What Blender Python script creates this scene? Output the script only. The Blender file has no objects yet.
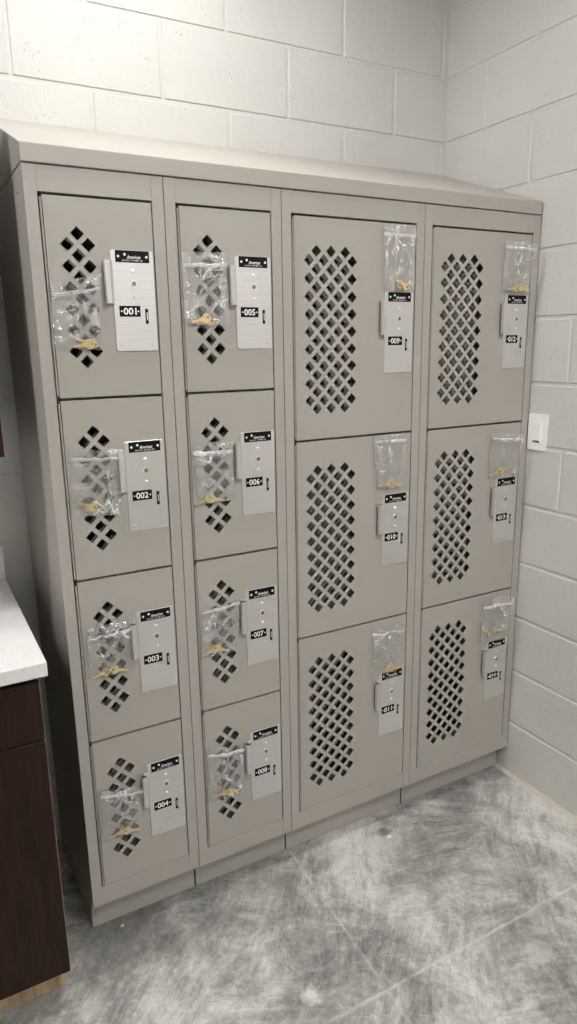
import bpy, bmesh, math, random
from mathutils import Vector, Matrix, noise as mn
random.seed(7)
D = bpy.data
COL = bpy.context.scene.collection
scene = bpy.context.scene

# ------------------------------------------------------------------ materials
def mat(name):
    m = D.materials.new(name); m.use_nodes = True
    nt = m.node_tree
    return m, nt, nt.nodes['Principled BSDF']
def N(nt, t, **kw):
    n = nt.nodes.new(t)
    for k, v in kw.items():
        if k in n.inputs: n.inputs[k].default_value = v
        else: setattr(n, k, v)
    return n
def ramp(nt, fac, stops):
    r = nt.nodes.new('ShaderNodeValToRGB')
    el = r.color_ramp.elements
    while len(el) < len(stops): el.new(0.5)
    for e, (p, c) in zip(el, stops):
        e.position = p; e.color = (c, c, c, 1) if isinstance(c, float) else (*c, 1)
    nt.links.new(fac, r.inputs[0]); return r.outputs[0]
def mixc(nt, fac, a, b, mode='MIX'):
    m = nt.nodes.new('ShaderNodeMix'); m.data_type = 'RGBA'; m.blend_type = mode
    for i, v in ((0, fac), (6, a), (7, b)):
        if isinstance(v, (int, float)): m.inputs[i].default_value = v
        elif isinstance(v, tuple): m.inputs[i].default_value = (*v, 1)
        else: nt.links.new(v, m.inputs[i])
    return m.outputs[2]
def bump(nt, p, h, s, d=.001, prev=None):
    b = N(nt, 'ShaderNodeBump', Strength=s, Distance=d)
    nt.links.new(h, b.inputs['Height'])
    if prev: nt.links.new(prev, b.inputs['Normal'])
    nt.links.new(b.outputs[0], p.inputs['Normal']); return b.outputs[0]
def pos(nt, sc=(1, 1, 1), rot=(0, 0, 0), obj=False):
    m = nt.nodes.new('ShaderNodeMapping'); m.inputs['Scale'].default_value = sc; m.inputs['Rotation'].default_value = rot
    if obj: nt.links.new(nt.nodes.new('ShaderNodeTexCoord').outputs['Object'], m.inputs[0])
    else: nt.links.new(nt.nodes.new('ShaderNodeNewGeometry').outputs['Position'], m.inputs[0])
    return m.outputs[0]
def noise(nt, vec, scale, detail=4, rough=.5, dist=0):
    n = N(nt, 'ShaderNodeTexNoise', Scale=scale, Detail=detail, Roughness=rough, Distortion=dist)
    nt.links.new(vec, n.inputs['Vector']); return n.outputs['Fac']
def simple(name, col, rough=.5, metal=0., spec=.5):
    m, nt, p = mat(name)
    p.inputs['Base Color'].default_value = (*col, 1); p.inputs['Roughness'].default_value = rough
    p.inputs['Metallic'].default_value = metal; p.inputs['Specular IOR Level'].default_value = spec
    return m

def m_block():
    m, nt, p = mat('painted_block')
    v = pos(nt)
    a = noise(nt, v, 55, 6, .62)
    vo = N(nt, 'ShaderNodeTexVoronoi', Scale=75); nt.links.new(v, vo.inputs['Vector'])
    gate = ramp(nt, noise(nt, v, 11, 3, .6), [(.50, 0.), (.62, 1.)])
    pit = ramp(nt, vo.outputs['Distance'], [(.06, 0.), (.22, 1.)])
    pitg = mixc(nt, gate, (1, 1, 1), pit)
    big = noise(nt, v, 2.2, 3)
    c = mixc(nt, ramp(nt, big, [(.3, 0.), (.7, 1.)]), (.50, .493, .468), (.56, .553, .525))
    c = mixc(nt, pitg, (.33, .325, .31), c)
    nt.links.new(c, p.inputs['Base Color'])
    p.inputs['Roughness'].default_value = .5
    b = bump(nt, p, a, .55, .0035)
    bump(nt, p, pitg, .6, .0015, b)
    return m
def m_paint(name, col):
    m, nt, p = mat(name)
    v = pos(nt)
    nz = noise(nt, v, 900, 2)
    sm = noise(nt, v, 3, 3)
    c = mixc(nt, sm, tuple(x * .97 for x in col), tuple(min(1, x * 1.03) for x in col))
    nt.links.new(c, p.inputs['Base Color'])
    p.inputs['Roughness'].default_value = .42; p.inputs['Specular IOR Level'].default_value = .45
    bump(nt, p, nz, .12, .0004)
    return m
def m_floor():
    m, nt, p = mat('ground_concrete')
    v = pos(nt)
    # cloudy patches
    big = noise(nt, v, 1.9, 7, .60, .5)
    mid = noise(nt, v, 7, 8, .70, .9)
    # sweeping grinder arcs: the coordinates are bent before they are stretched
    def arcs(rot, sx, sy, bend, seed):
        mp = nt.nodes.new('ShaderNodeMapping'); mp.inputs['Location'].default_value = (seed, seed * .7, 0)
        nt.links.new(v, mp.inputs[0])
        wn = N(nt, 'ShaderNodeTexNoise', Scale=1.6, Detail=1); nt.links.new(mp.outputs[0], wn.inputs['Vector'])
        ad = nt.nodes.new('ShaderNodeVectorMath'); ad.operation = 'SCALE'; ad.inputs['Scale'].default_value = bend
        nt.links.new(wn.outputs['Color'], ad.inputs[0])
        a2 = nt.nodes.new('ShaderNodeVectorMath'); a2.operation = 'ADD'; nt.links.new(mp.outputs[0], a2.inputs[0]); nt.links.new(ad.outputs[0], a2.inputs[1])
        m2 = nt.nodes.new('ShaderNodeMapping'); m2.inputs['Rotation'].default_value = (0, 0, rot); m2.inputs['Scale'].default_value = (1, 1, 1)
        nt.links.new(a2.outputs[0], m2.inputs[0])
        m3 = nt.nodes.new('ShaderNodeMapping'); m3.inputs['Scale'].default_value = (sx, sy, 1); nt.links.new(m2.outputs[0], m3.inputs[0])
        return m3.outputs[0]
    s1 = noise(nt, arcs(.45, 5, 34, .25, 0), 1.5, 7, .72)
    s2 = noise(nt, arcs(-.9, 5, 30, .28, 3), 1.5, 7, .72)
    sel = ramp(nt, noise(nt, v, 2.1, 3), [(.40, 0.), (.60, 1.)])
    sc = mixc(nt, sel, s1, s2)
    t = mixc(nt, .45, big, mid); t = mixc(nt, .22, t, sc)
    fine = noise(nt, v, 70, 7, .8); t = mixc(nt, .17, t, fine)
    grit = mixc(nt, sel, noise(nt, arcs(.45, 14, 150, .25, 0), 1.5, 5, .75), noise(nt, arcs(-.9, 14, 140, .28, 3), 1.5, 5, .75)); t = mixc(nt, .10, t, grit)
    c = ramp(nt, t, [(.40, (.065, .064, .060)), (.455, (.17, .168, .158)), (.50, (.29, .287, .268)), (.575, (.57, .56, .525))])
    # sharp pale scratches
    ps = ramp(nt, noise(nt, arcs(.45, 5, 95, .28, 0), 1.7, 3, .6), [(.62, 0.), (.68, .7)])
    ps2 = ramp(nt, noise(nt, arcs(-.9, 5, 95, .32, 3), 1.7, 3, .6), [(.66, 0.), (.74, .6)])
    g = ramp(nt, noise(nt, v, 4.3, 3), [(.5, 0.), (.62, .6)])
    c = mixc(nt, mixc(nt, 1., g, mixc(nt, 1., ps, ps2, 'ADD'), 'MULTIPLY'), c, (.62, .615, .6))
    # saw-cut control joints filled with pale dust, pale plaster spots, tan strip along the wall
    sep = nt.nodes.new('ShaderNodeSeparateXYZ'); nt.links.new(nt.nodes.new('ShaderNodeNewGeometry').outputs['Position'], sep.inputs[0])
    def M(op, a, b=None, c_=None):
        n = nt.nodes.new('ShaderNodeMath'); n.operation = op
        for i, x in enumerate((a, b, c_)):
            if x is None: continue
            if isinstance(x, (int, float)): n.inputs[i].default_value = x
            else: nt.links.new(x, n.inputs[i])
        return n.outputs[0]
    X, Y = sep.outputs[0], sep.outputs[1]
    wob = M('MULTIPLY', M('SUBTRACT', noise(nt, v, 9, 3), .5), .010)
    d1 = M('ABSOLUTE', M('ADD', M('ADD', Y, .512), wob))
    d2 = M('ABSOLUTE', M('SUBTRACT', M('SUBTRACT', X, M('MULTIPLY', M('ADD', Y, .509), .05)), M('ADD', .590, wob)))
    l1 = ramp(nt, M('MULTIPLY', d1, 100), [(.22, .6), (.65, 0.)])
    l2 = ramp(nt, M('MULTIPLY', d2, 100), [(.2, .38), (.6, 0.)])
    brk = ramp(nt, noise(nt, v, 14, 4), [(.38, .25), (.56, 1.)])
    joint = mixc(nt, 1., mixc(nt, 1., l1, l2, 'LIGHTEN'), brk, 'MULTIPLY')
    c = mixc(nt, joint, c, (.55, .545, .52))
    def spot(cx, cy, r, k, colr, c):
        dx = M('SUBTRACT', X, cx); dy = M('SUBTRACT', Y, cy)
        dd = M('SQRT', M('ADD', M('MULTIPLY', dx, dx), M('MULTIPLY', dy, dy)))
        dd = M('ADD', dd, M('MULTIPLY', M('SUBTRACT', noise(nt, v, 45, 4), .5), r * 1.3))
        f = ramp(nt, M('DIVIDE', dd, r), [(.4, k), (1., 0.)])
        return mixc(nt, f, c, colr)
    for s_ in SPOTS: c = spot(*s_, c)
    edge = ramp(nt, M('ADD', M('MULTIPLY', M('SUBTRACT', 1.523, X), 10), M('MULTIPLY', M('SUBTRACT', noise(nt, v, 30, 4), .5), .12)), [(.13, 1.), (.26, 0.)])
    c = mixc(nt, edge, c, (.50, .46, .38))
    nt.links.new(c, p.inputs['Base Color'])
    nt.links.new(ramp(nt, t, [(.35, .42), (.6, .7)]), p.inputs['Roughness'])
    b = bump(nt, p, mid, .2, .002)
    bump(nt, p, fine, .25, .0008, b)
    return m
SPOTS = []
def m_wood(name, c1, c2, rough=.4):
    m, nt, p = mat(name)
    v = pos(nt, (26, 26, 2.2))
    g = noise(nt, v, 2.2, 6, .6, .9)
    pore = noise(nt, pos(nt, (260, 260, 9)), 1.2, 3, .6)
    c = mixc(nt, ramp(nt, g, [(.35, 0.), (.65, 1.)]), c1, c2)
    c = mixc(nt, ramp(nt, pore, [(.36, .5), (.46, 0.)]), c, tuple(x * .45 for x in c1))
    nt.links.new(c, p.inputs['Base Color']); p.inputs['Roughness'].default_value = rough
    p.inputs['Specular IOR Level'].default_value = .2
    bump(nt, p, pore, .15, .0005)
    return m
def m_quartz():
    m, nt, p = mat('white_quartz')
    v = pos(nt)
    vo = N(nt, 'ShaderNodeTexVoronoi', Scale=190); nt.links.new(v, vo.inputs['Vector'])
    sp = ramp(nt, vo.outputs['Distance'], [(.10, 1.), (.24, 0.)])
    gate = ramp(nt, noise(nt, v, 120, 1), [(.50, 0.), (.58, 1.)])
    c = mixc(nt, noise(nt, v, 60, 4), (.66, .65, .64), (.78, .77, .755))
    c = mixc(nt, mixc(nt, 1., sp, gate, 'MULTIPLY'), c, (.36, .34, .32))
    nt.links.new(c, p.inputs['Base Color']); p.inputs['Roughness'].default_value = .25
    return m
def m_steel(name, base=.62, rough=.34, vein=0.):
    m, nt, p = mat(name)
    v = pos(nt)
    br = noise(nt, pos(nt, (40, 40, 900)), 1, 2)
    c = mixc(nt, br, (base * .95, base * .935, base * .915), (base * 1.05, base * 1.035, base * 1.01))
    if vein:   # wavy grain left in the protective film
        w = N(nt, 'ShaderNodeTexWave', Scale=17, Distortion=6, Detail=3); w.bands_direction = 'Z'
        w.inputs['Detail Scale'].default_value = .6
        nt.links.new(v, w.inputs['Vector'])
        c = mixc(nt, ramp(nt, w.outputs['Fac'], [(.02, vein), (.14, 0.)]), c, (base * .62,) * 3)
    nt.links.new(c, p.inputs['Base Color']); p.inputs['Roughness'].default_value = rough
    p.inputs['Metallic'].default_value = .6 if vein else .82
    bump(nt, p, br, .05, .0003)
    return m
def m_bag():
    m, nt, p = mat('clear_plastic')
    out = nt.nodes['Material Output']; nt.nodes.remove(p)
    tr = N(nt, 'ShaderNodeBsdfTransparent'); tr.inputs[0].default_value = (.955, .955, .955, 1)
    gl = N(nt, 'ShaderNodeBsdfGlossy', Roughness=.09); gl.inputs[0].default_value = (1, 1, 1, 1)
    df = N(nt, 'ShaderNodeBsdfDiffuse'); df.inputs[0].default_value = (.85, .85, .84, 1)
    v = pos(nt)
    b = N(nt, 'ShaderNodeBump', Strength=.9, Distance=.006)
    nt.links.new(noise(nt, v, 42, 3, .6, 1.2), b.inputs['Height'])
    for n in (gl, df): nt.links.new(b.outputs[0], n.inputs['Normal'])
    lw = N(nt, 'ShaderNodeLayerWeight', Blend=.5); nt.links.new(b.outputs[0], lw.inputs['Normal'])
    fr_ = ramp(nt, lw.outputs['Facing'], [(0., .045), (.55, .09), (.85, .35), (1., .8)])
    m1 = nt.nodes.new('ShaderNodeMixShader'); m2 = nt.nodes.new('ShaderNodeMixShader')
    haze = ramp(nt, noise(nt, v, 28, 4, .6, 1.5), [(.45, .03), (.62, .09), (.70, .30)])
    rn = noise(nt, pos(nt, (1, 1, .55), (0, .5, 0)), 17, 2, .5, 1.0)
    sb = nt.nodes.new('ShaderNodeMath'); sb.operation = 'SUBTRACT'; nt.links.new(rn, sb.inputs[0]); sb.inputs[1].default_value = .5
    ab = nt.nodes.new('ShaderNodeMath'); ab.operation = 'ABSOLUTE'; nt.links.new(sb.outputs[0], ab.inputs[0])
    cg = ramp(nt, noise(nt, v, 24, 2), [(.45, 0.), (.58, 1.)])
    cr = mixc(nt, 1., ramp(nt, ab.outputs[0], [(.002, .75), (.016, 0.)]), cg, 'MULTIPLY')  # crease whitening that also paints in bright highlight streaks
    haze = mixc(nt, 1., haze, cr, 'ADD')
    nt.links.new(haze, m1.inputs[0]); nt.links.new(tr.outputs[0], m1.inputs[1]); nt.links.new(df.outputs[0], m1.inputs[2])
    nt.links.new(fr_, m2.inputs[0]); nt.links.new(m1.outputs[0], m2.inputs[1]); nt.links.new(gl.outputs[0], m2.inputs[2])
    nt.links.new(m2.outputs[0], out.inputs[0])
    return m
def m_seal():
    m, nt, p = mat('bag_seal_plastic')
    p.inputs['Base Color'].default_value = (.92, .92, .91, 1); p.inputs['Roughness'].default_value = .2
    p.inputs['Alpha'].default_value = .5
    return m

# floor spots: (x, y, radius, strength, colour)
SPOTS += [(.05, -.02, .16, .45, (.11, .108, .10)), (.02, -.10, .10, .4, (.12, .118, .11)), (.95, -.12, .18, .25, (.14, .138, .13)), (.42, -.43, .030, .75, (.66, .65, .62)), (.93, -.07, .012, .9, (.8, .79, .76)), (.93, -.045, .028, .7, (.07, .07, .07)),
          (.075, .012, .007, .9, (.8, .79, .75)), (-.06, -.19, .05, .45, (.6, .59, .56)), (1.15, -.35, .06, .25, (.6, .59, .57)),
          (1.0, -.62, .05, .35, (.6, .59, .57)), (-.15, -.36, .10, .35, (.62, .61, .57)), (.3, -.62, .05, .3, (.6, .59, .57))]
BLOCK = m_block()
PAINT = m_paint('grey_locker_paint', (.370, .351, .315))
INNER = m_paint('guard_shade_paint', (.17, .163, .148))  # door paint darkened to stand in for shade behind the door holes
FLOOR = m_floor()
WOOD = m_wood('dark_stained_wood', (.015, .0065, .0035), (.030, .0125, .0065))
REDWOOD = m_wood('dark_red_wood', (.022, .006, .006), (.036, .010, .010))
RAW = m_wood('raw_plywood', (.36, .26, .16), (.50, .38, .25), .7)
QUARTZ = m_quartz()
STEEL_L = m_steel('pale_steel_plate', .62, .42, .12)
STEEL_M = m_steel('steel_plate', .73, .28)
CHROME = simple('chrome', (.9, .9, .88), .3, .55)
BLACK = simple('black_label', (.006, .006, .006), .5, 0., .12)
DARK = simple('dark_slot', (.006, .006, .006), .6, 0., .1)
WHITE = simple('white_print', (.85, .85, .85), .5)
BRASS_D = simple('cylinder_brass', (.42, .36, .22), .35, .9)
BRASS = simple('brass_key', (.82, .64, .34), .28, .8)
PLAST = simple('white_plastic', (.82, .81, .79), .4)
BAG = m_bag(); SEAL = m_seal()
CEIL = simple('ceiling_white', (.75, .75, .73), .9)
CAULK = simple('tan_sealant', (.5, .46, .38), .8)
LAMPM, _nt, _p = mat('lamp_diffuser')
_p.inputs['Base Color'].default_value = (.9, .9, .9, 1)
_p.inputs['Emission Color'].default_value = (1, .982, .968, 1); _p.inputs['Emission Strength'].default_value = 1

# ------------------------------------------------------------------ helpers
def obj(name, bm, mats, parent=None, loc=None, smooth=False, bevel=0, recalc=True):
    me = D.meshes.new(name)
    if recalc: bmesh.ops.recalc_face_normals(bm, faces=bm.faces)
    bm.to_mesh(me); bm.free()
    for m in (mats if isinstance(mats, (list, tuple)) else [mats]): me.materials.append(m)
    if smooth:
        for f in me.polygons: f.use_smooth = True
    o = D.objects.new(name, me); COL.objects.link(o)
    if parent: o.parent = parent
    if loc: o.location = loc
    if bevel:
        b = o.modifiers.new('bevel', 'BEVEL'); b.width = bevel; b.segments = 2; b.limit_method = 'ANGLE'
    return o
def box(bm, x0, x1, y0, y1, z0, z1, mi=0):
    vs = [bm.verts.new(p) for p in ((x0, y0, z0), (x1, y0, z0), (x1, y1, z0), (x0, y1, z0), (x0, y0, z1), (x1, y0, z1), (x1, y1, z1), (x0, y1, z1))]
    for q in ((0, 3, 2, 1), (4, 5, 6, 7), (0, 1, 5, 4), (1, 2, 6, 5), (2, 3, 7, 6), (3, 0, 4, 7)):
        f = bm.faces.new([vs[i] for i in q]); f.material_index = mi
    return vs
def prism(bm, pts, a0, a1, axis=1, mi=0):
    """extrude a 2-D outline (in the plane normal to axis) from a0 to a1"""
    def P(p, a):
        if axis == 1: return (p[0], a, p[1])
        if axis == 0: return (a, p[0], p[1])
        return (p[0], p[1], a)
    A = [bm.verts.new(P(p, a0)) for p in pts]; B = [bm.verts.new(P(p, a1)) for p in pts]
    n = len(pts)
    bm.faces.new(A).material_index = mi; bm.faces.new(B[::-1]).material_index = mi
    for i in range(n):
        bm.faces.new([A[i], B[i], B[(i + 1) % n], A[(i + 1) % n]]).material_index = mi
def rrect(x0, x1, z0, z1, r, n=4):
    pts = []
    for cx, cz, a in ((x1 - r, z0 + r, -90), (x1 - r, z1 - r, 0), (x0 + r, z1 - r, 90), (x0 + r, z0 + r, 180)):
        for i in range(n + 1):
            t = math.radians(a + 90 * i / n); pts.append((cx + r * math.cos(t), cz + r * math.sin(t)))
    return pts
def disc(bm, cx, cz, r, y0, y1, n=20, mi=0):
    prism(bm, [(cx + r * math.cos(2 * math.pi * i / n), cz + r * math.sin(2 * math.pi * i / n)) for i in range(n)], y0, y1, 1, mi)
def dome(bm, cx, cz, r, y, h, n=16, mi=0):
    """button head standing off the plane y towards -y"""
    rings = []
    for k in range(4):
        a = k / 4 * math.pi / 2
        rings.append([bm.verts.new((cx + r * math.cos(a) * math.cos(2 * math.pi * i / n), y - h * math.sin(a), cz + r * math.cos(a) * math.sin(2 * math.pi * i / n))) for i in range(n)])
    top = bm.verts.new((cx, y - h, cz))
    for a, b in zip(rings, rings[1:]):
        for i in range(n): bm.faces.new([a[i], a[(i + 1) % n], b[(i + 1) % n], b[i]]).material_index = mi
    for i in range(n): bm.faces.new([rings[-1][i], rings[-1][(i + 1) % n], top]).material_index = mi
def text_into(bm, body, size, cx, cz, y, mi, width=None, bold=0.0, shear=0.):
    """flat lettering facing -y, centred on (cx, cz)"""
    cu = D.curves.new('txt', 'FONT'); cu.body = body; cu.size = size; cu.offset = bold * size; cu.shear = shear
    cu.resolution_u = 3
    to = D.objects.new('txt', cu); COL.objects.link(to)
    dg = bpy.context.evaluated_depsgraph_get(); dg.update()
    me = D.meshes.new_from_object(to.evaluated_get(dg))
    D.objects.remove(to); D.curves.remove(cu)
    xs = [v.co.x for v in me.vertices]; ys = [v.co.y for v in me.vertices]
    mx, my = (min(xs) + max(xs)) / 2, (min(ys) + max(ys)) / 2
    k = (width / (max(xs) - min(xs))) if width else 1
    vs = [bm.verts.new((cx + (v.co.x - mx) * k, y, cz + (v.co.y - my))) for v in me.vertices]
    for p in me.polygons:
        try:
            f = bm.faces.new([vs[i] for i in p.vertices]); f.material_index = mi
        except ValueError: pass
    D.meshes.remove(me)
def thing(name, label, cat, loc=(0, 0, 0), group=None):
    o = D.objects.new(name, None); COL.objects.link(o); o.location = loc; o.empty_display_size = .1
    return tag(o, label, cat, group)
def tag(o, label, cat, group=None):
    o['label'] = label; o['category'] = cat
    if group: o['group'] = group
    return o
def struct(o, label=None):
    o['kind'] = 'structure'
    if label: o['label'] = label
    return o

# ------------------------------------------------------------------ dimensions (metres)
XW, YB, ZC = 1.523, .457, 2.95          # right wall, back wall, ceiling
XL, YF = -2.6, -3.6                     # the rest of the room, behind the camera
CX = [0., .3042, .6085, 1.0645, 1.520]  # edges of the four locker columns
ZB, ZT = .1, 1.930                      # underside and top of the locker bodies

# ------------------------------------------------------------------ room shell
CH, BL = .2032, .4064
def block_wall(name, u0, u1, off_even, off_odd, place, wall_t=.10, label=None, filled=0):
    """painted block wall: every block stands 2.5 mm proud of the tooled joints"""
    bm = bmesh.new(); J = .0045; pr = .0028; bv = .003
    def vert(u, w, d): return bm.verts.new(place(u, w, d))
    a = [vert(u0, 0, -pr), vert(u1, 0, -pr), vert(u1, ZC, -pr), vert(u0, ZC, -pr)]
    b = [vert(u0, 0, -wall_t), vert(u1, 0, -wall_t), vert(u1, ZC, -wall_t), vert(u0, ZC, -wall_t)]
    bm.faces.new(a); bm.faces.new(b[::-1])
    for i in range(4): bm.faces.new([a[i], b[i], b[(i + 1) % 4], a[(i + 1) % 4]])
    k = 0
    while k * CH < ZC:
        off = off_odd if k % 2 else off_even
        s = off + BL * math.floor((u0 - off) / BL)
        while s < u1:
            p, q = max(s, u0), min(s + BL, u1); w0, w1 = k * CH, min((k + 1) * CH, ZC)
            if q - p > .012 and w1 - w0 > .012:
                jj = 0 if k < filled else J      # paint has filled the upright joints of the lowest courses
                l = p + (jj if p > u0 else 0); r = q - (jj if q < u1 else 0)
                lo = w0 + (J if k else 0); hi = w1 - J
                o_ = [vert(l, lo, -pr), vert(r, lo, -pr), vert(r, hi, -pr), vert(l, hi, -pr)]
                bb = 0 if k < filled else bv
                e = [l + (bb if p > u0 else 0), r - (bb if q < u1 else 0), lo + bv, hi - bv]
                i_ = [vert(e[0], e[2], 0), vert(e[1], e[2], 0), vert(e[1], e[3], 0), vert(e[0], e[3], 0)]
                bm.faces.new(i_)
                for t in range(4): bm.faces.new([o_[t], i_[t], i_[(t + 1) % 4], o_[(t + 1) % 4]])
            s += BL
        k += 1
    bmesh.ops.recalc_face_normals(bm, faces=bm.faces)
    return struct(obj(name, bm, BLOCK), label)
block_wall('wall_back', XL, XW + .003, .279, .076, lambda u, w, d: (u, YB - d, w))
block_wall('wall_right', YF, YB + .003, .060, .263, lambda u, w, d: (XW - d, u, w), filled=5)
bm = bmesh.new(); box(bm, XL - .1, XL, YF, YB, 0, ZC); struct(obj('wall_left', bm, BLOCK))
bm = bmesh.new(); box(bm, XL - .1, XW + .1, YF - .1, YF, 0, ZC); struct(obj('wall_front', bm, BLOCK))
bm = bmesh.new(); box(bm, XL - .1, XW + .1, YF - .1, YB + .1, -.1, 0); struct(obj('floor', bm, FLOOR))
bm = bmesh.new(); box(bm, XL - .1, XW + .1, YF - .1, YB + .1, ZC, ZC + .1); struct(obj('ceiling', bm, CEIL))
bm = bmesh.new()   # bead of sealant where block meets slab
for i in range(60):
    y0 = YB - .02 - i * .05; y1 = y0 - .0502
    w0 = .006 + .003 * mn.noise(Vector((y0 * 9, 0, 0))); w1 = .006 + .003 * mn.noise(Vector((y1 * 9, 0, 0)))
    v = [bm.verts.new(p) for p in ((XW + .002, y0, 0), (XW - w0, y0, 0), (XW + .002, y0, w0), (XW + .002, y1, 0), (XW - w1, y1, 0), (XW + .002, y1, w1))]
    bm.faces.new([v[1], v[2], v[5], v[4]])
struct(obj('trim_1', bm, CAULK))

# ------------------------------------------------------------------ locker columns
A_, B_ = .0276, .0285        # opening margins left / right
ZD, ZO = 1.8777, .1535       # top and bottom of the door opening
def make_frame(w, tiers, first):
    bm = bmesh.new()
    x0, x1 = .0008, w - .0008
    t = .0012
    a, b = A_, w - B_
    # face stiles full height, rails between them set back a hair so the welded joint reads
    for (l, r) in ((x0, a), (b, x1)):
        box(bm, l, r, 0, .018, ZB, ZT)
    box(bm, a, b, .0006, .018, ZD, ZT); box(bm, a, b, .0006, .018, ZB, ZO)
    # carcass
    box(bm, x0, x0 + t, .018, YB - .004, ZB, ZT); box(bm, x1 - t, x1, .018, YB - .004, ZB, ZT)
    box(bm, x0, x1, YB - .006, YB - .004, ZB, ZT)
    box(bm, x0, x1, .018, YB - .006, ZB, ZB + t); box(bm, x0, x1, .018, YB - .006, ZT - t, ZT)
    pitch = (ZD - ZO) / tiers
    for k in range(1, tiers):   # shelves
        z = ZD - k * pitch
        box(bm, x0 + t, x1 - t, .040, YB - .006, z - .010, z + .004)
    return bm
HD = .01525; HP = .0225      # hole half diagonal, half pitch
def hole_list(tiers):
    holes = []
    if tiers == 4:
        hp = .02267
        for i in range(13):
            z = -.079 - i * hp
            holes += [(.0758, z)] if i % 2 == 0 else [(.0758 - hp, z), (.0758 + hp, z)]
    else:
        for i in range(19):
            z = -.087 - i * HP
            holes += [(.1190 + c * .0446, z) for c in ((-1, 0, 1) if i % 2 == 0 else (-1.5, -.5, .5, 1.5))]
    return holes
def drop_fill(bm, holes):
    dead = [f for f in bm.faces if any(all(abs(v.co.x - cx) + abs(v.co.z - cz) < HD * 1.01 for v in f.verts) for cx, cz in holes)]
    if dead: bmesh.ops.delete(bm, geom=dead, context='FACES_ONLY')
def make_door(w, tiers):
    """perforated pan door; local origin at the hinge-side top corner of the opening"""
    pitch = (ZD - ZO) / tiers
    W = w - A_ - B_
    L, R, T, Bo = .0086, W - .0024, -.0052, -pitch + .0012
    bm = bmesh.new()
    y0 = .0015
    holes = hole_list(tiers)
    # sheet with holes = rectangle and diamonds filled together
    def loop(pts):
        v = [bm.verts.new((p[0], y0, p[1])) for p in pts]
        return v, [bm.edges.new((v[i], v[(i + 1) % len(v)])) for i in range(len(v))]
    ov, oe = loop([(L, Bo), (R, Bo), (R, T), (L, T)])
    edges = list(oe); hl = []
    for cx, cz in holes:
        v, e = loop([(cx - HD, cz), (cx, cz - HD), (cx + HD, cz), (cx, cz + HD)])
        edges += e; hl.append(v)
    bmesh.ops.triangle_fill(bm, use_beauty=True, use_dissolve=False, edges=edges, normal=(0, -1, 0))
    drop_fill(bm, holes)
    # thickness of the sheet shown in the holes, folded rim of the pan
    for v in hl:
        bk = [bm.verts.new((p.co.x, y0 + .0013, p.co.z)) for p in v]
        for i in range(4): bm.faces.new([v[i], v[(i + 1) % 4], bk[(i + 1) % 4], bk[i]])
    bk = [bm.verts.new((p.co.x, y0 + .016, p.co.z)) for p in ov]
    for i in range(4): bm.faces.new([ov[i], ov[(i + 1) % 4], bk[(i + 1) % 4], bk[i]])
    return bm, (L, R, T, Bo), W, pitch
BACKING = .026
def make_guard(tiers, W, pitch):
    """inner pan of the double-wall door, with the same holes"""
    bm = bmesh.new()
    holes = hole_list(tiers)
    edges = []
    def loop(pts):
        v = [bm.verts.new((p[0], BACKING, p[1])) for p in pts]
        return [bm.edges.new((v[i], v[(i + 1) % len(v)])) for i in range(len(v))]
    edges += loop([(.010, -pitch + .010), (W - .006, -pitch + .010), (W - .006, -.012), (.010, -.012)])
    for cx, cz in holes: edges += loop([(cx - HD, cz), (cx, cz - HD), (cx + HD, cz), (cx, cz + HD)])
    bmesh.ops.triangle_fill(bm, use_beauty=True, use_dissolve=False, edges=edges, normal=(0, -1, 0))
    drop_fill(bm, holes)
    return bm
def make_hinge(pitch):
    """continuous hinge: knuckles along a pin"""
    bm = bmesh.new(); z = -.010; r = .0021; n = 8
    while z > -pitch + .006:
        z2 = max(z - .0125, -pitch + .005)
        prism(bm, [(.0047 + r * math.cos(t * math.pi * 2 / n), .0016 + r * math.sin(t * math.pi * 2 / n)) for t in range(n)], z2, z - .0007, 2)
        z = z2
    return bm
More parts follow.
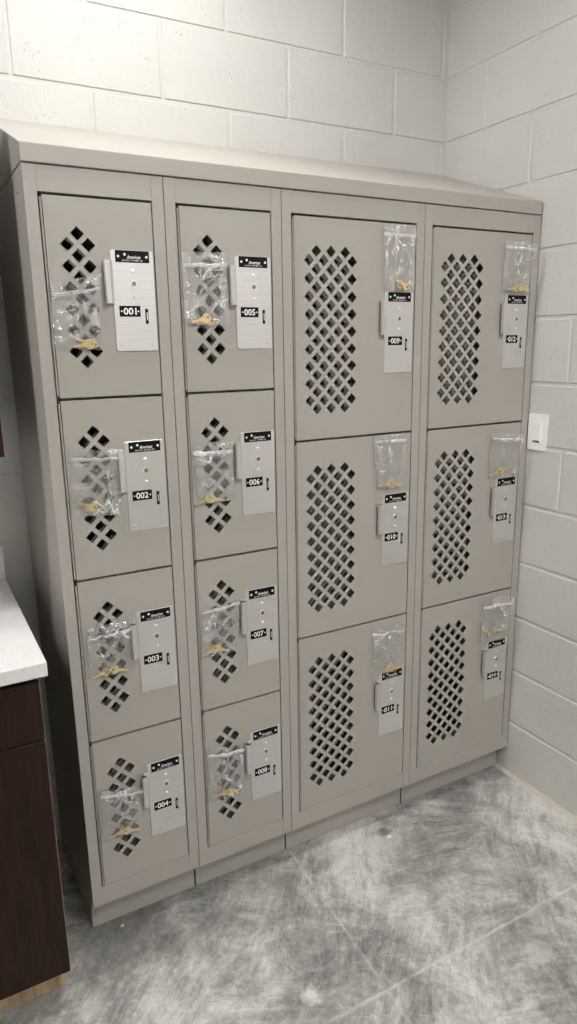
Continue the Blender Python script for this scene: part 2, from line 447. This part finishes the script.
def door_unit(column, w, tiers, k, number, steel, x0):
    pitch = (ZD - ZO) / tiers
    bm, lim, W, pitch = make_door(w, tiers)
    d = obj('door', bm, PAINT, column, (A_, 0, ZD - k * pitch))
    d['label'] = 'perforated grey door numbered ' + number
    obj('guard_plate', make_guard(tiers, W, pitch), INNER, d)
    obj('hinge', make_hinge(pitch), PAINT, d)
    # lock plate
    bot = -.3295 if tiers == 4 else -.4040
    pl = .1447 if tiers == 4 else W - .1055       # left edge of the plate
    H, PW = .2210, .0975
    top = bot + H
    yf = .0015 - .0030                             # front face of the plate
    bm = bmesh.new()
    prism(bm, rrect(pl, pl + PW, bot, top, .005), yf, .0015)
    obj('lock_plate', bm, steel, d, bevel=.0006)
    # pull lip: folded sheet reaching out to the left of the plate
    bm = bmesh.new()
    z1, z0 = top - .024, top - .1165
    sec = [(pl + .001, yf), (pl - .004, yf - .013), (pl - .0075, yf - .0165), (pl - .0185, yf - .0185), (pl - .0195, yf - .0175), (pl - .0195, yf - .006),
           (pl - .0180, yf - .006), (pl - .0180, yf - .0165), (pl - .0075, yf - .0145), (pl - .0030, yf - .0115), (pl + .003, yf + .001)]
    prism(bm, sec, z0, z1, 2)
    # web plates closing the lip top and bottom
    cap = [(pl + .001, yf + .001), (pl - .004, yf - .013), (pl - .0075, yf - .0165), (pl - .0150, yf - .0175), (pl - .010, .0015), (pl, .0015)]
    prism(bm, cap, z1 - .0015, z1, 2); prism(bm, cap, z0, z0 + .0015, 2)
    obj('pull_lip', bm, steel, d, bevel=.0005)
    # maker's label
    bm = bmesh.new(); yl = yf - .0008
    lx0, lx1, lz0, lz1 = pl + .0103, pl + .0885, top - .0262, top - .0008
    box(bm, lx0, lx1, yl, yf, lz0, lz1, 0)
    lc = (lx0 + lx1) / 2
    for xx in (lx0 + .0065, lx1 - .0065): disc(bm, xx, (lz0 + lz1) / 2, .0028, yl - .0006, yl, 12, 1)
    disc(bm, lx0 + .0215, lz1 - .0085, .0030, yl - .0002, yl, 12, 1)
    text_into(bm, 'American', .0105, lc + .003, lz0 + .0115, yl - .0003, 1, .032, .018, .3)
    text_into(bm, 'SECURITY  SYSTEMS  INC', .0038, lc, lz0 + .0042, yl - .0003, 1, .048, .01)
    obj('maker_label', bm, [BLACK, WHITE], d)
    # number label
    bm = bmesh.new()
    nx0, nx1, nz0, nz1 = pl + .0118, pl + .0605, top - .1442, top - .1203
    box(bm, nx0, nx1, yl, yf, nz0, nz1, 0)
    for xx in (nx0 + .0048, nx1 - .0048): disc(bm, xx, (nz0 + nz1) / 2, .0019, yl - .0006, yl, 12, 1)
    text_into(bm, number, .0205, (nx0 + nx1) / 2, (nz0 + nz1) / 2, yl - .0003, 1, .0305, .022)
    nl = obj('number_label', bm, [BLACK, WHITE], d); nl['label'] = 'black number label reading ' + number
    # key cylinder
    bm = bmesh.new(); cx, cz = pl + .0493, top - .072
    disc(bm, cx, cz, .0078, yf - .0012, yf, 24, 0); disc(bm, cx, cz, .0060, yf - .0022, yf - .0012, 24, 1)
    box(bm, cx - .0008, cx + .0008, yf - .0024, yf - .0021, cz - .0040, cz + .0040, 2)
    obj('key_cylinder', bm, [CHROME, BRASS_D, DARK], d)
    for dz in (.0279, -.0282):
        bm = bmesh.new(); dome(bm, cx, cz + dz, .0042, yf, .0020); obj('rivet', bm, CHROME, d, smooth=True)
    for xx in (pl + .014, pl + PW - .012):
        bm = bmesh.new(); dome(bm, xx, bot + .014, .0028, yf, .0012); obj('rivet', bm, steel, d, smooth=True)
    # release slot with its pin
    bm = bmesh.new(); sx = pl + .0755; s0, s1 = top - .1600, top - .1265
    prism(bm, rrect(sx - .0035, sx + .0035, s0, s1, .0012, 3), yf - .0003, yf, 1, 0)
    prism(bm, rrect(sx - .0006, sx + .0016, s0 + .008, s1 - .008, .0008, 3), yf - .0016, yf - .0003, 1, 1)
    obj('release_slot', bm, [DARK, STEEL_M], d)
    return d
def make_base(w):
    bm = bmesh.new()
    box(bm, .0012, w - .0012, .0446, .0461, .0012, ZB)
    box(bm, .0012, .0027, .0446, YB - .01, .0, ZB); box(bm, w - .0027, w - .0012, .0446, YB - .01, .0, ZB)
    box(bm, .0012, w - .0012, YB - .012, YB - .0105, .0, ZB)
    return bm
info = [('four-door narrow locker column at the left end, numbers 001 to 004', 4, ['001', '002', '003', '004']),
        ('four-door narrow locker column second from the left, numbers 005 to 008', 4, ['005', '006', '007', '008']),
        ('three-door wide locker column second from the right, numbers 009 to 011', 3, ['009', '010', '011']),
        ('three-door wide locker column against the right wall, numbers 012 to 014', 3, ['012', '013', '014'])]
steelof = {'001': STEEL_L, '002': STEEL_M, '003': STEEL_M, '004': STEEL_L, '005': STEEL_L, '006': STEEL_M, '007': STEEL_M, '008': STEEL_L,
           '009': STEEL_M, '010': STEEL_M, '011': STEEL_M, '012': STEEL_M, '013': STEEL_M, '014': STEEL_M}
for i, (lab, tiers, nums) in enumerate(info):
    w = CX[i + 1] - CX[i]
    c = thing('locker_column', 'grey steel ' + lab, 'locker', (CX[i], 0, 0), 'perforated lockers')
    obj('frame', make_frame(w, tiers, i == 0), PAINT, c, bevel=.0012 if i == 0 else .0008)
    obj('base', make_base(w), PAINT, c)
    bm = bmesh.new(); dome(bm, w - .02 if i < 3 else w - .03, .028, .0028, .0446, .0014); obj('screw', bm, PAINT, c)
    for k, nme in enumerate(nums):
        door_unit(c, w, tiers, k, nme, steelof[nme], CX[i])
    if i == 0:
        for z, y in ((1.8837, .070), (1.0042, .0466)):
            bm = bmesh.new(); n = 12
            prism(bm, [(y + .0028 * math.cos(2 * math.pi * t / n), z + .0028 * math.sin(2 * math.pi * t / n)) for t in range(n)], -.0014, .0010, 0)
            obj('screw', bm, STEEL_M, c)

# sloping hood over all four
bm = bmesh.new()
prof = [(-.003, 1.9325), (-.003, 1.9695), (YB - .001, 2.1335), (YB - .001, 1.9325)]
prism(bm, prof, -.0005, CX[4] - .0005, 0)
hood = obj('sloped_top', bm, PAINT, bevel=.002)
tag(hood, 'long sloping grey steel hood lying across the top of all the lockers', 'locker top')

# ------------------------------------------------------------------ bags and keys
# corners as (x, z, stand-off from the door) : top-left, top-right, bottom-right, bottom-left
BAGS = {
 '001': [(.036, 1.697, .014), (.143, 1.714, .014), (.131, 1.553, .012), (.027, 1.562, .008)],
 '002': [(.043, 1.332, .012), (.163, 1.324, .014), (.153, 1.168, .012), (.038, 1.179, .008)],
 '003': [(.045, .895, .012), (.160, .912, .016), (.149, .761, .012), (.040, .764, .008)],
 '004': [(.042, .446, .012), (.155, .424, .012), (.145, .296, .012), (.035, .297, .008)],
 '005': [(.336, 1.771, .008), (.450, 1.774, .010), (.454, 1.606, .012), (.338, 1.606, .010)],
 '006': [(.341, 1.325, .010), (.449, 1.321, .012), (.448, 1.167, .012), (.347, 1.166, .010)],
 '007': [(.344, .881, .010), (.455, .891, .012), (.437, .746, .012), (.341, .747, .010)],
 '008': [(.345, .471, .010), (.457, .455, .012), (.441, .300, .012), (.337, .305, .010)],
 '009': [(.9155, 1.866, .008), (1.029, 1.868, .008), (1.017, 1.696, .012), (.922, 1.698, .012)],
 '010': [(.892, 1.301, .008), (1.013, 1.298, .010), (1.003, 1.140, .012), (.905, 1.143, .012)],
 '011': [(.899, .707, .012), (1.018, .697, .016), (.995, .543, .012), (.893, .550, .012)],
 '012': [(1.366, 1.850, .014), (1.487, 1.847, .028), (1.458, 1.702, .014), (1.360, 1.706, .012)],
 '013': [(1.350, 1.274, .010), (1.478, 1.262, .030), (1.458, 1.122, .014), (1.345, 1.128, .012)],
 '014': [(1.352, .710, .012), (1.478, .715, .030), (1.464, .545, .014), (1.345, .560, .012)]}
CRUMP = {'001': 1.6, '003': 2.0, '011': 1.8, '002': 1.3, '012': 1.5}
ZIP = {'001': .17, '002': .12, '003': .22, '004': .08, '005': .15, '006': .15, '007': .04, '008': .10, '009': .13, '010': .10, '011': .10, '012': .12, '013': .10, '014': .16}
def bag_point(q, u, v, side, seed, amp, fat=1.):
    a, b, c, d = [Vector((p[0], -p[2], p[1])) for p in q]
    p = a.lerp(b, u).lerp(d.lerp(c, u), v)
    bulge = max(0., math.sin(math.pi * u)) ** .6 * max(0., math.sin(math.pi * (.04 + .96 * v))) ** .6
    n = mn.noise(Vector((u * 3 + seed, v * 4, seed))) * .0055 + mn.noise(Vector((u * 8 + seed, v * 3.2 + u * 3, seed + 5))) * .0050 \
        + mn.noise(Vector((u * 13 + seed, v * 15, seed + 9))) * .0026
    top = max(0., 1 - v / .22)
    n = n * amp * (1 + top * 1.0)
    off = (.0045 * bulge + .0005) * fat
    y = p.y + n * (.35 + .65 * bulge) + (-off if side else off)
    y = min(y, -.0025 if side else -.0012)
    edge = mn.noise(Vector((v * 4, seed, u * 2))) * .0035 * amp
    zedge = mn.noise(Vector((u * 5, seed + 3, v))) * .0030 * amp
    return Vector((p.x + edge, y, p.z + zedge))
def make_bag(num, q):
    seed = int(num) * 3.7; amp = CRUMP.get(num, 1.); bm = bmesh.new(); nu, nv = 22, 30
    G = []
    for side in (0, 1):
        G.append([[bm.verts.new(bag_point(q, i / nu, j / nv, side, seed, amp)) for i in range(nu + 1)] for j in range(nv + 1)])
    for s in (0, 1):
        for j in range(nv):
            for i in range(nu):
                f = [G[s][j][i], G[s][j + 1][i], G[s][j + 1][i + 1], G[s][j][i + 1]]
                bm.faces.new(f if s else f[::-1])
    for j in range(nv):   # welded sides
        for i in (0, nu): bm.faces.new([G[0][j][i], G[0][j + 1][i], G[1][j + 1][i], G[1][j][i]])
    for i in range(nu): bm.faces.new([G[0][nv][i], G[0][nv][i + 1], G[1][nv][i + 1], G[1][nv][i]])
    o = obj('plastic_bag', bm, BAG, smooth=True, recalc=False)
    return o, seed, amp
def strip(q, v0, v1, seed, amp, dy):
    bm = bmesh.new(); n = 26
    r = []
    for v in (v0, v1):
        f = []; 
        for i in range(n + 1):
            p = bag_point(q, i / n, v, 1, seed, amp); p.y -= dy; f.append(p)
        r.append(f)
    A = [bm.verts.new(p) for p in r[0]]; B = [bm.verts.new(p) for p in r[1]]
    A2 = [bm.verts.new(p + Vector((0, -.0009, 0))) for p in r[0]]; B2 = [bm.verts.new(p + Vector((0, -.0009, 0))) for p in r[1]]
    for i in range(n):
        bm.faces.new([A2[i], B2[i], B2[i + 1], A2[i + 1]]); bm.faces.new([A[i], A[i + 1], B[i + 1], B[i]])
        bm.faces.new([A[i], A2[i], A2[i + 1], A[i + 1]]); bm.faces.new([B[i], B[i + 1], B2[i + 1], B2[i]])
    return bm
WHERE = {}
for ci_, (cn_, nums_) in enumerate((('leftmost column', ('001', '002', '003', '004')), ('second column', ('005', '006', '007', '008')),
                                    ('third column', ('009', '010', '011')), ('rightmost column', ('012', '013', '014')))):
    rows_ = ('top door', 'second door', 'third door', 'bottom door') if len(nums_) == 4 else ('top door', 'middle door', 'bottom door')
    for r_, n_ in zip(rows_, nums_): WHERE[n_] = r_ + ' of the ' + cn_
BAGLAB = {
 '001': 'crumpled clear zip bag at the lock of locker door 001', '002': 'clear zip bag with creased sides on locker door 002',
 '003': 'crumpled clear zip bag slanting across locker door 003', '004': 'clear zip bag at the lock of locker door 004',
 '005': 'smooth clear zip bag over the holes of locker door 005', '006': 'clear zip bag at the lock of locker door 006',
 '007': 'clear zip bag with slanting seal on locker door 007', '008': 'clear zip bag at the lock of locker door 008',
 '009': 'clear zip bag above the lock of locker door 009', '010': 'clear zip bag above the lock of locker door 010',
 '011': 'crumpled clear zip bag above the lock of locker door 011', '012': 'crumpled clear zip bag above the lock of locker door 012',
 '013': 'clear zip bag above the lock of locker door 013', '014': 'clear zip bag above the lock of locker door 014'}
for num, q in BAGS.items():
    o, seed, amp = make_bag(num, q)
    tag(o, BAGLAB[num].replace('locker door', 'door') + ', ' + WHERE[num], 'bag', 'plastic key bags on the locker doors')
    z = ZIP[num]
    obj('zip_seal', strip(q, z, z + .022, seed, amp, .0002), SEAL, o)
    obj('zip_seal', strip(q, z + .035, z + .045, seed, amp, .0002), SEAL, o)

def key_bm(flip):
    """key blank lying in the XZ plane, bow at the origin, blade along +x"""
    bm = bmesh.new(); t = .0011
    # bow: rounded ring with hole
    n = 20; ro = []; ri = []
    for i in range(n):
        a = 2 * math.pi * i / n
        rx = .0120 + .0010 * math.cos(4 * a)
        ro.append((rx * math.cos(a) * .95, rx * math.sin(a) * .92))
        ri.append((-.0048 + .0034 * math.cos(a), .0034 * math.sin(a)))
    for y, w in ((-t, 0), (t, 1)):
        O = [bm.verts.new((p[0], y, p[1])) for p in ro]; I = [bm.verts.new((p[0], y, p[1])) for p in ri]
        for i in range(n): bm.faces.new([O[i], O[(i + 1) % n], I[(i + 1) % n], I[i]])
        if w: O1, I1 = O, I
        else: O0, I0 = O, I
    for i in range(n):
        j = (i + 1) % n
        bm.faces.new([O0[i], O1[i], O1[j], O0[j]]); bm.faces.new([I0[i], I0[j], I1[j], I1[i]])
    s = -1 if flip else 1
    top = [(.0105, .0042), (.0155, .0046), (.0158, .0036), (.0340, .0036), (.0372, .0006)]
    bot = [(.0372, 0), (.0350, -.0022), (.0335, -.0012), (.0315, -.0032), (.0290, -.0010), (.0268, -.0026), (.0245, -.0008), (.0222, -.0034), (.0195, -.0020), (.0165, -.0038), (.0155, -.0046), (.0105, -.0042)]
    prism(bm, [(x, z * s) for x, z in top + bot], -t * .8, t * .8, 1)
    return bm
KEYS = {   # (bow x, z, tip x, z)
 '001': [(.117, 1.566, .069, 1.582), (.108, 1.565, .078, 1.560)], '002': [(.080, 1.192, .112, 1.174), (.086, 1.194, .056, 1.206)],
 '003': [(.084, .771, .045, .763), (.106, .774, .143, .764)], '004': [(.094, .309, .058, .303), (.104, .309, .146, .298)],
 '005': [(.402, 1.615, .350, 1.608), (.390, 1.622, .356, 1.611)], '006': [(.386, 1.178, .412, 1.171), (.374, 1.180, .350, 1.170)],
 '007': [(.374, .764, .340, .752), (.382, .767, .410, .755)], '008': [(.388, .319, .361, .320), (.400, .321, .436, .317)],
 '009': [(.976, 1.713, 1.006, 1.719), (.990, 1.709, .962, 1.722)], '010': [(.956, 1.157, .986, 1.146), (.947, 1.155, .920, 1.153)],
 '011': [(.956, .561, .932, .559), (.968, .562, .995, .557)], '012': [(1.420, 1.714, 1.383, 1.712), (1.434, 1.716, 1.452, 1.712)],
 '013': [(1.385, 1.146, 1.350, 1.136), (1.395, 1.149, 1.425, 1.155)], '014': [(1.390, .582, 1.372, .594), (1.404, .590, 1.425, .588)]}
KM = []
for num, ks in KEYS.items():
    q = BAGS[num]
    for j, (bx, bz, tx, tz) in enumerate(ks):
        o = obj('key', key_bm(j), BRASS, bevel=0)
        ang = math.atan2(tz - bz, tx - bx)
        yy = -.5 * (q[2][2] + q[3][2]) + (-.0022 if j else .0018)
        o.location = (bx, min(yy, -.0055), bz)
        o.rotation_euler = (random.uniform(-.15, .15), -ang, 0)
        way = 'left' if tx < bx else 'right'
        tag(o, 'brass key pointing %s in the bag on %s, door %s' % (way, WHERE[num], num), 'key', 'keys in the plastic bags')

# ------------------------------------------------------------------ occupancy sensor switch on the right wall
o = thing('wall_switch', 'white rectangular switch plate on the block wall beside the right locker edge', 'switch', (XW, -.0425, 1.2675))
bm = bmesh.new(); prism(bm, rrect(-.037, .037, -.0585, .0585, .003), -.006, 0, 0); obj('cover_plate', bm, PLAST, o)
bm = bmesh.new(); prism(bm, rrect(-.0165, .0165, -.033, .033, .002), -.0085, -.006, 0)
prism(bm, rrect(-.010, .010, .020, .026, .001), -.0088, -.0085, 0)
obj('rocker', bm, PLAST, o)
bm = bmesh.new(); prism(bm, rrect(-.012, .013, -.0315, -.0275, .0015), -.0091, -.0085, 0); obj('indicator_slot', bm, DARK, o)
for z in (-.048, .048):
    bm = bmesh.new(); prism(bm, [(.0025 * math.cos(a * math.pi / 5), z + .0025 * math.sin(a * math.pi / 5)) for a in range(10)], -.0068, -.006, 0); obj('screw', bm, PLAST, o)

# ------------------------------------------------------------------ worktop and cabinets on the left
CXR = -.0772
o = thing('countertop', 'white speckled quartz countertop with backsplash left of the lockers', 'countertop', (CXR, 0, .914))
bm = bmesh.new(); box(bm, -.95, 0, -.189, YB, -.0335, 0)
x = obj('slab', bm, QUARTZ, o); m_ = x.modifiers.new('bevel', 'BEVEL'); m_.width = .003; m_.segments = 3
bm = bmesh.new(); box(bm, -.95, 0, .4315, YB, .0, .1025)
x = obj('backsplash', bm, QUARTZ, o); m_ = x.modifiers.new('bevel', 'BEVEL'); m_.width = .0015; m_.segments = 2
KX = -.0935
o = thing('base_cabinet', 'dark brown wooden base cabinet under the white countertop', 'cabinet', (KX, 0, 0))
bm = bmesh.new(); box(bm, -.90, -.0015, -.145, YB - .002, .100, .8795); obj('body', bm, WOOD, o)
bm = bmesh.new(); box(bm, -.90, -.003, -.0975, -.080, .0, .1); box(bm, -.018, -.003, -.080, YB - .01, 0, .1); obj('toe_kick', bm, RAW, o)
bm = bmesh.new(); box(bm, -.0200, -.0028, -.1005, -.0975, .002, .1); obj('end_strip', bm, RAW, o)
def front(name, x0, x1, z0, z1):
    bm = bmesh.new(); box(bm, x0, x1, -.165, -.1465, z0, z1)
    x = obj(name, bm, WOOD, o); m_ = x.modifiers.new('bevel', 'BEVEL'); m_.width = .001
    bm = bmesh.new(); box(bm, x1, x1 + .0008, -.1645, -.147, z0 + .001, z1 - .001); e = obj('edge_band', bm, RAW, x)
    return x
for x0, x1 in ((-.449, -.001), (-.899, -.452)):
    front('drawer', x0, x1, .7235, .862); front('door', x0, x1, .101, .7205)
UX = -.0815
o = thing('wall_cabinet', 'dark red-brown wooden wall cabinet above the countertop', 'cabinet', (UX, YB, 1.312))
bm = bmesh.new(); box(bm, -.90, 0, -.338, -.001, 0, .76); obj('body', bm, REDWOOD, o)
for x0, x1 in ((-.449, -.0005), (-.899, -.452)):
    bm = bmesh.new(); box(bm, x0, x1, -.357, -.3385, .001, .759)
    x = obj('door', bm, REDWOOD, o); m_ = x.modifiers.new('bevel', 'BEVEL'); m_.width = .001

# ------------------------------------------------------------------ lights: ceiling troffers and an added fill panel
def troffer(x, y, sx, sy, power, lab):
    o = thing('ceiling_light', lab, 'ceiling light', (x, y, ZC), 'ceiling lights')
    bm = bmesh.new()
    for a in ((-sx / 2 - .03, -sx / 2, -sy / 2 - .03, sy / 2 + .03), (sx / 2, sx / 2 + .03, -sy / 2 - .03, sy / 2 + .03), (-sx / 2, sx / 2, -sy / 2 - .03, -sy / 2), (-sx / 2, sx / 2, sy / 2, sy / 2 + .03)):
        box(bm, a[0], a[1], a[2], a[3], -.025, 0)
    obj('frame', bm, PLAST, o)
    m = LAMPM.copy(); m.node_tree.nodes['Principled BSDF'].inputs['Emission Strength'].default_value = power
    bm = bmesh.new(); box(bm, -sx / 2, sx / 2, -sy / 2, sy / 2, -.012, -.006); obj('diffuser', bm, m, o)
troffer(-1.70, -.22, 1.2, .24, 43, 'narrow ceiling light panel above the worktop')
troffer(.32, -.12, .6, .24, 36, 'short ceiling light panel directly above the lockers')
troffer(.75, -2.1, .6, .6, 42, 'square ceiling light panel in front of the lockers')
troffer(.30, -3.1, .6, .6, 26, 'square fill light panel added at the ceiling farthest from the lockers')  # unseen fill light, added to brighten the lower part of the lockers

w = D.worlds.new('world'); scene.world = w; w.use_nodes = True
w.node_tree.nodes['Background'].inputs[0].default_value = (.9, .95, 1, 1); w.node_tree.nodes['Background'].inputs[1].default_value = .05

# ------------------------------------------------------------------ camera
cam = D.cameras.new('camera'); co = D.objects.new('camera', cam); COL.objects.link(co)
cam.sensor_fit = 'VERTICAL'; cam.sensor_height = 36; cam.sensor_width = 36 * 577 / 1024
cam.lens = 694.6083 * 36 / 1024
cam.clip_start = .02
co.location = (-.2776, -1.6242, 1.5578); co.rotation_euler = (1.3338, .0159, -.5063)
scene.camera = co
scene.view_settings.view_transform = 'Standard'; scene.view_settings.look = 'None'
scene.view_settings.exposure = 0.0; scene.view_settings.gamma = 1.0; scene.view_settings.use_curve_mapping = False
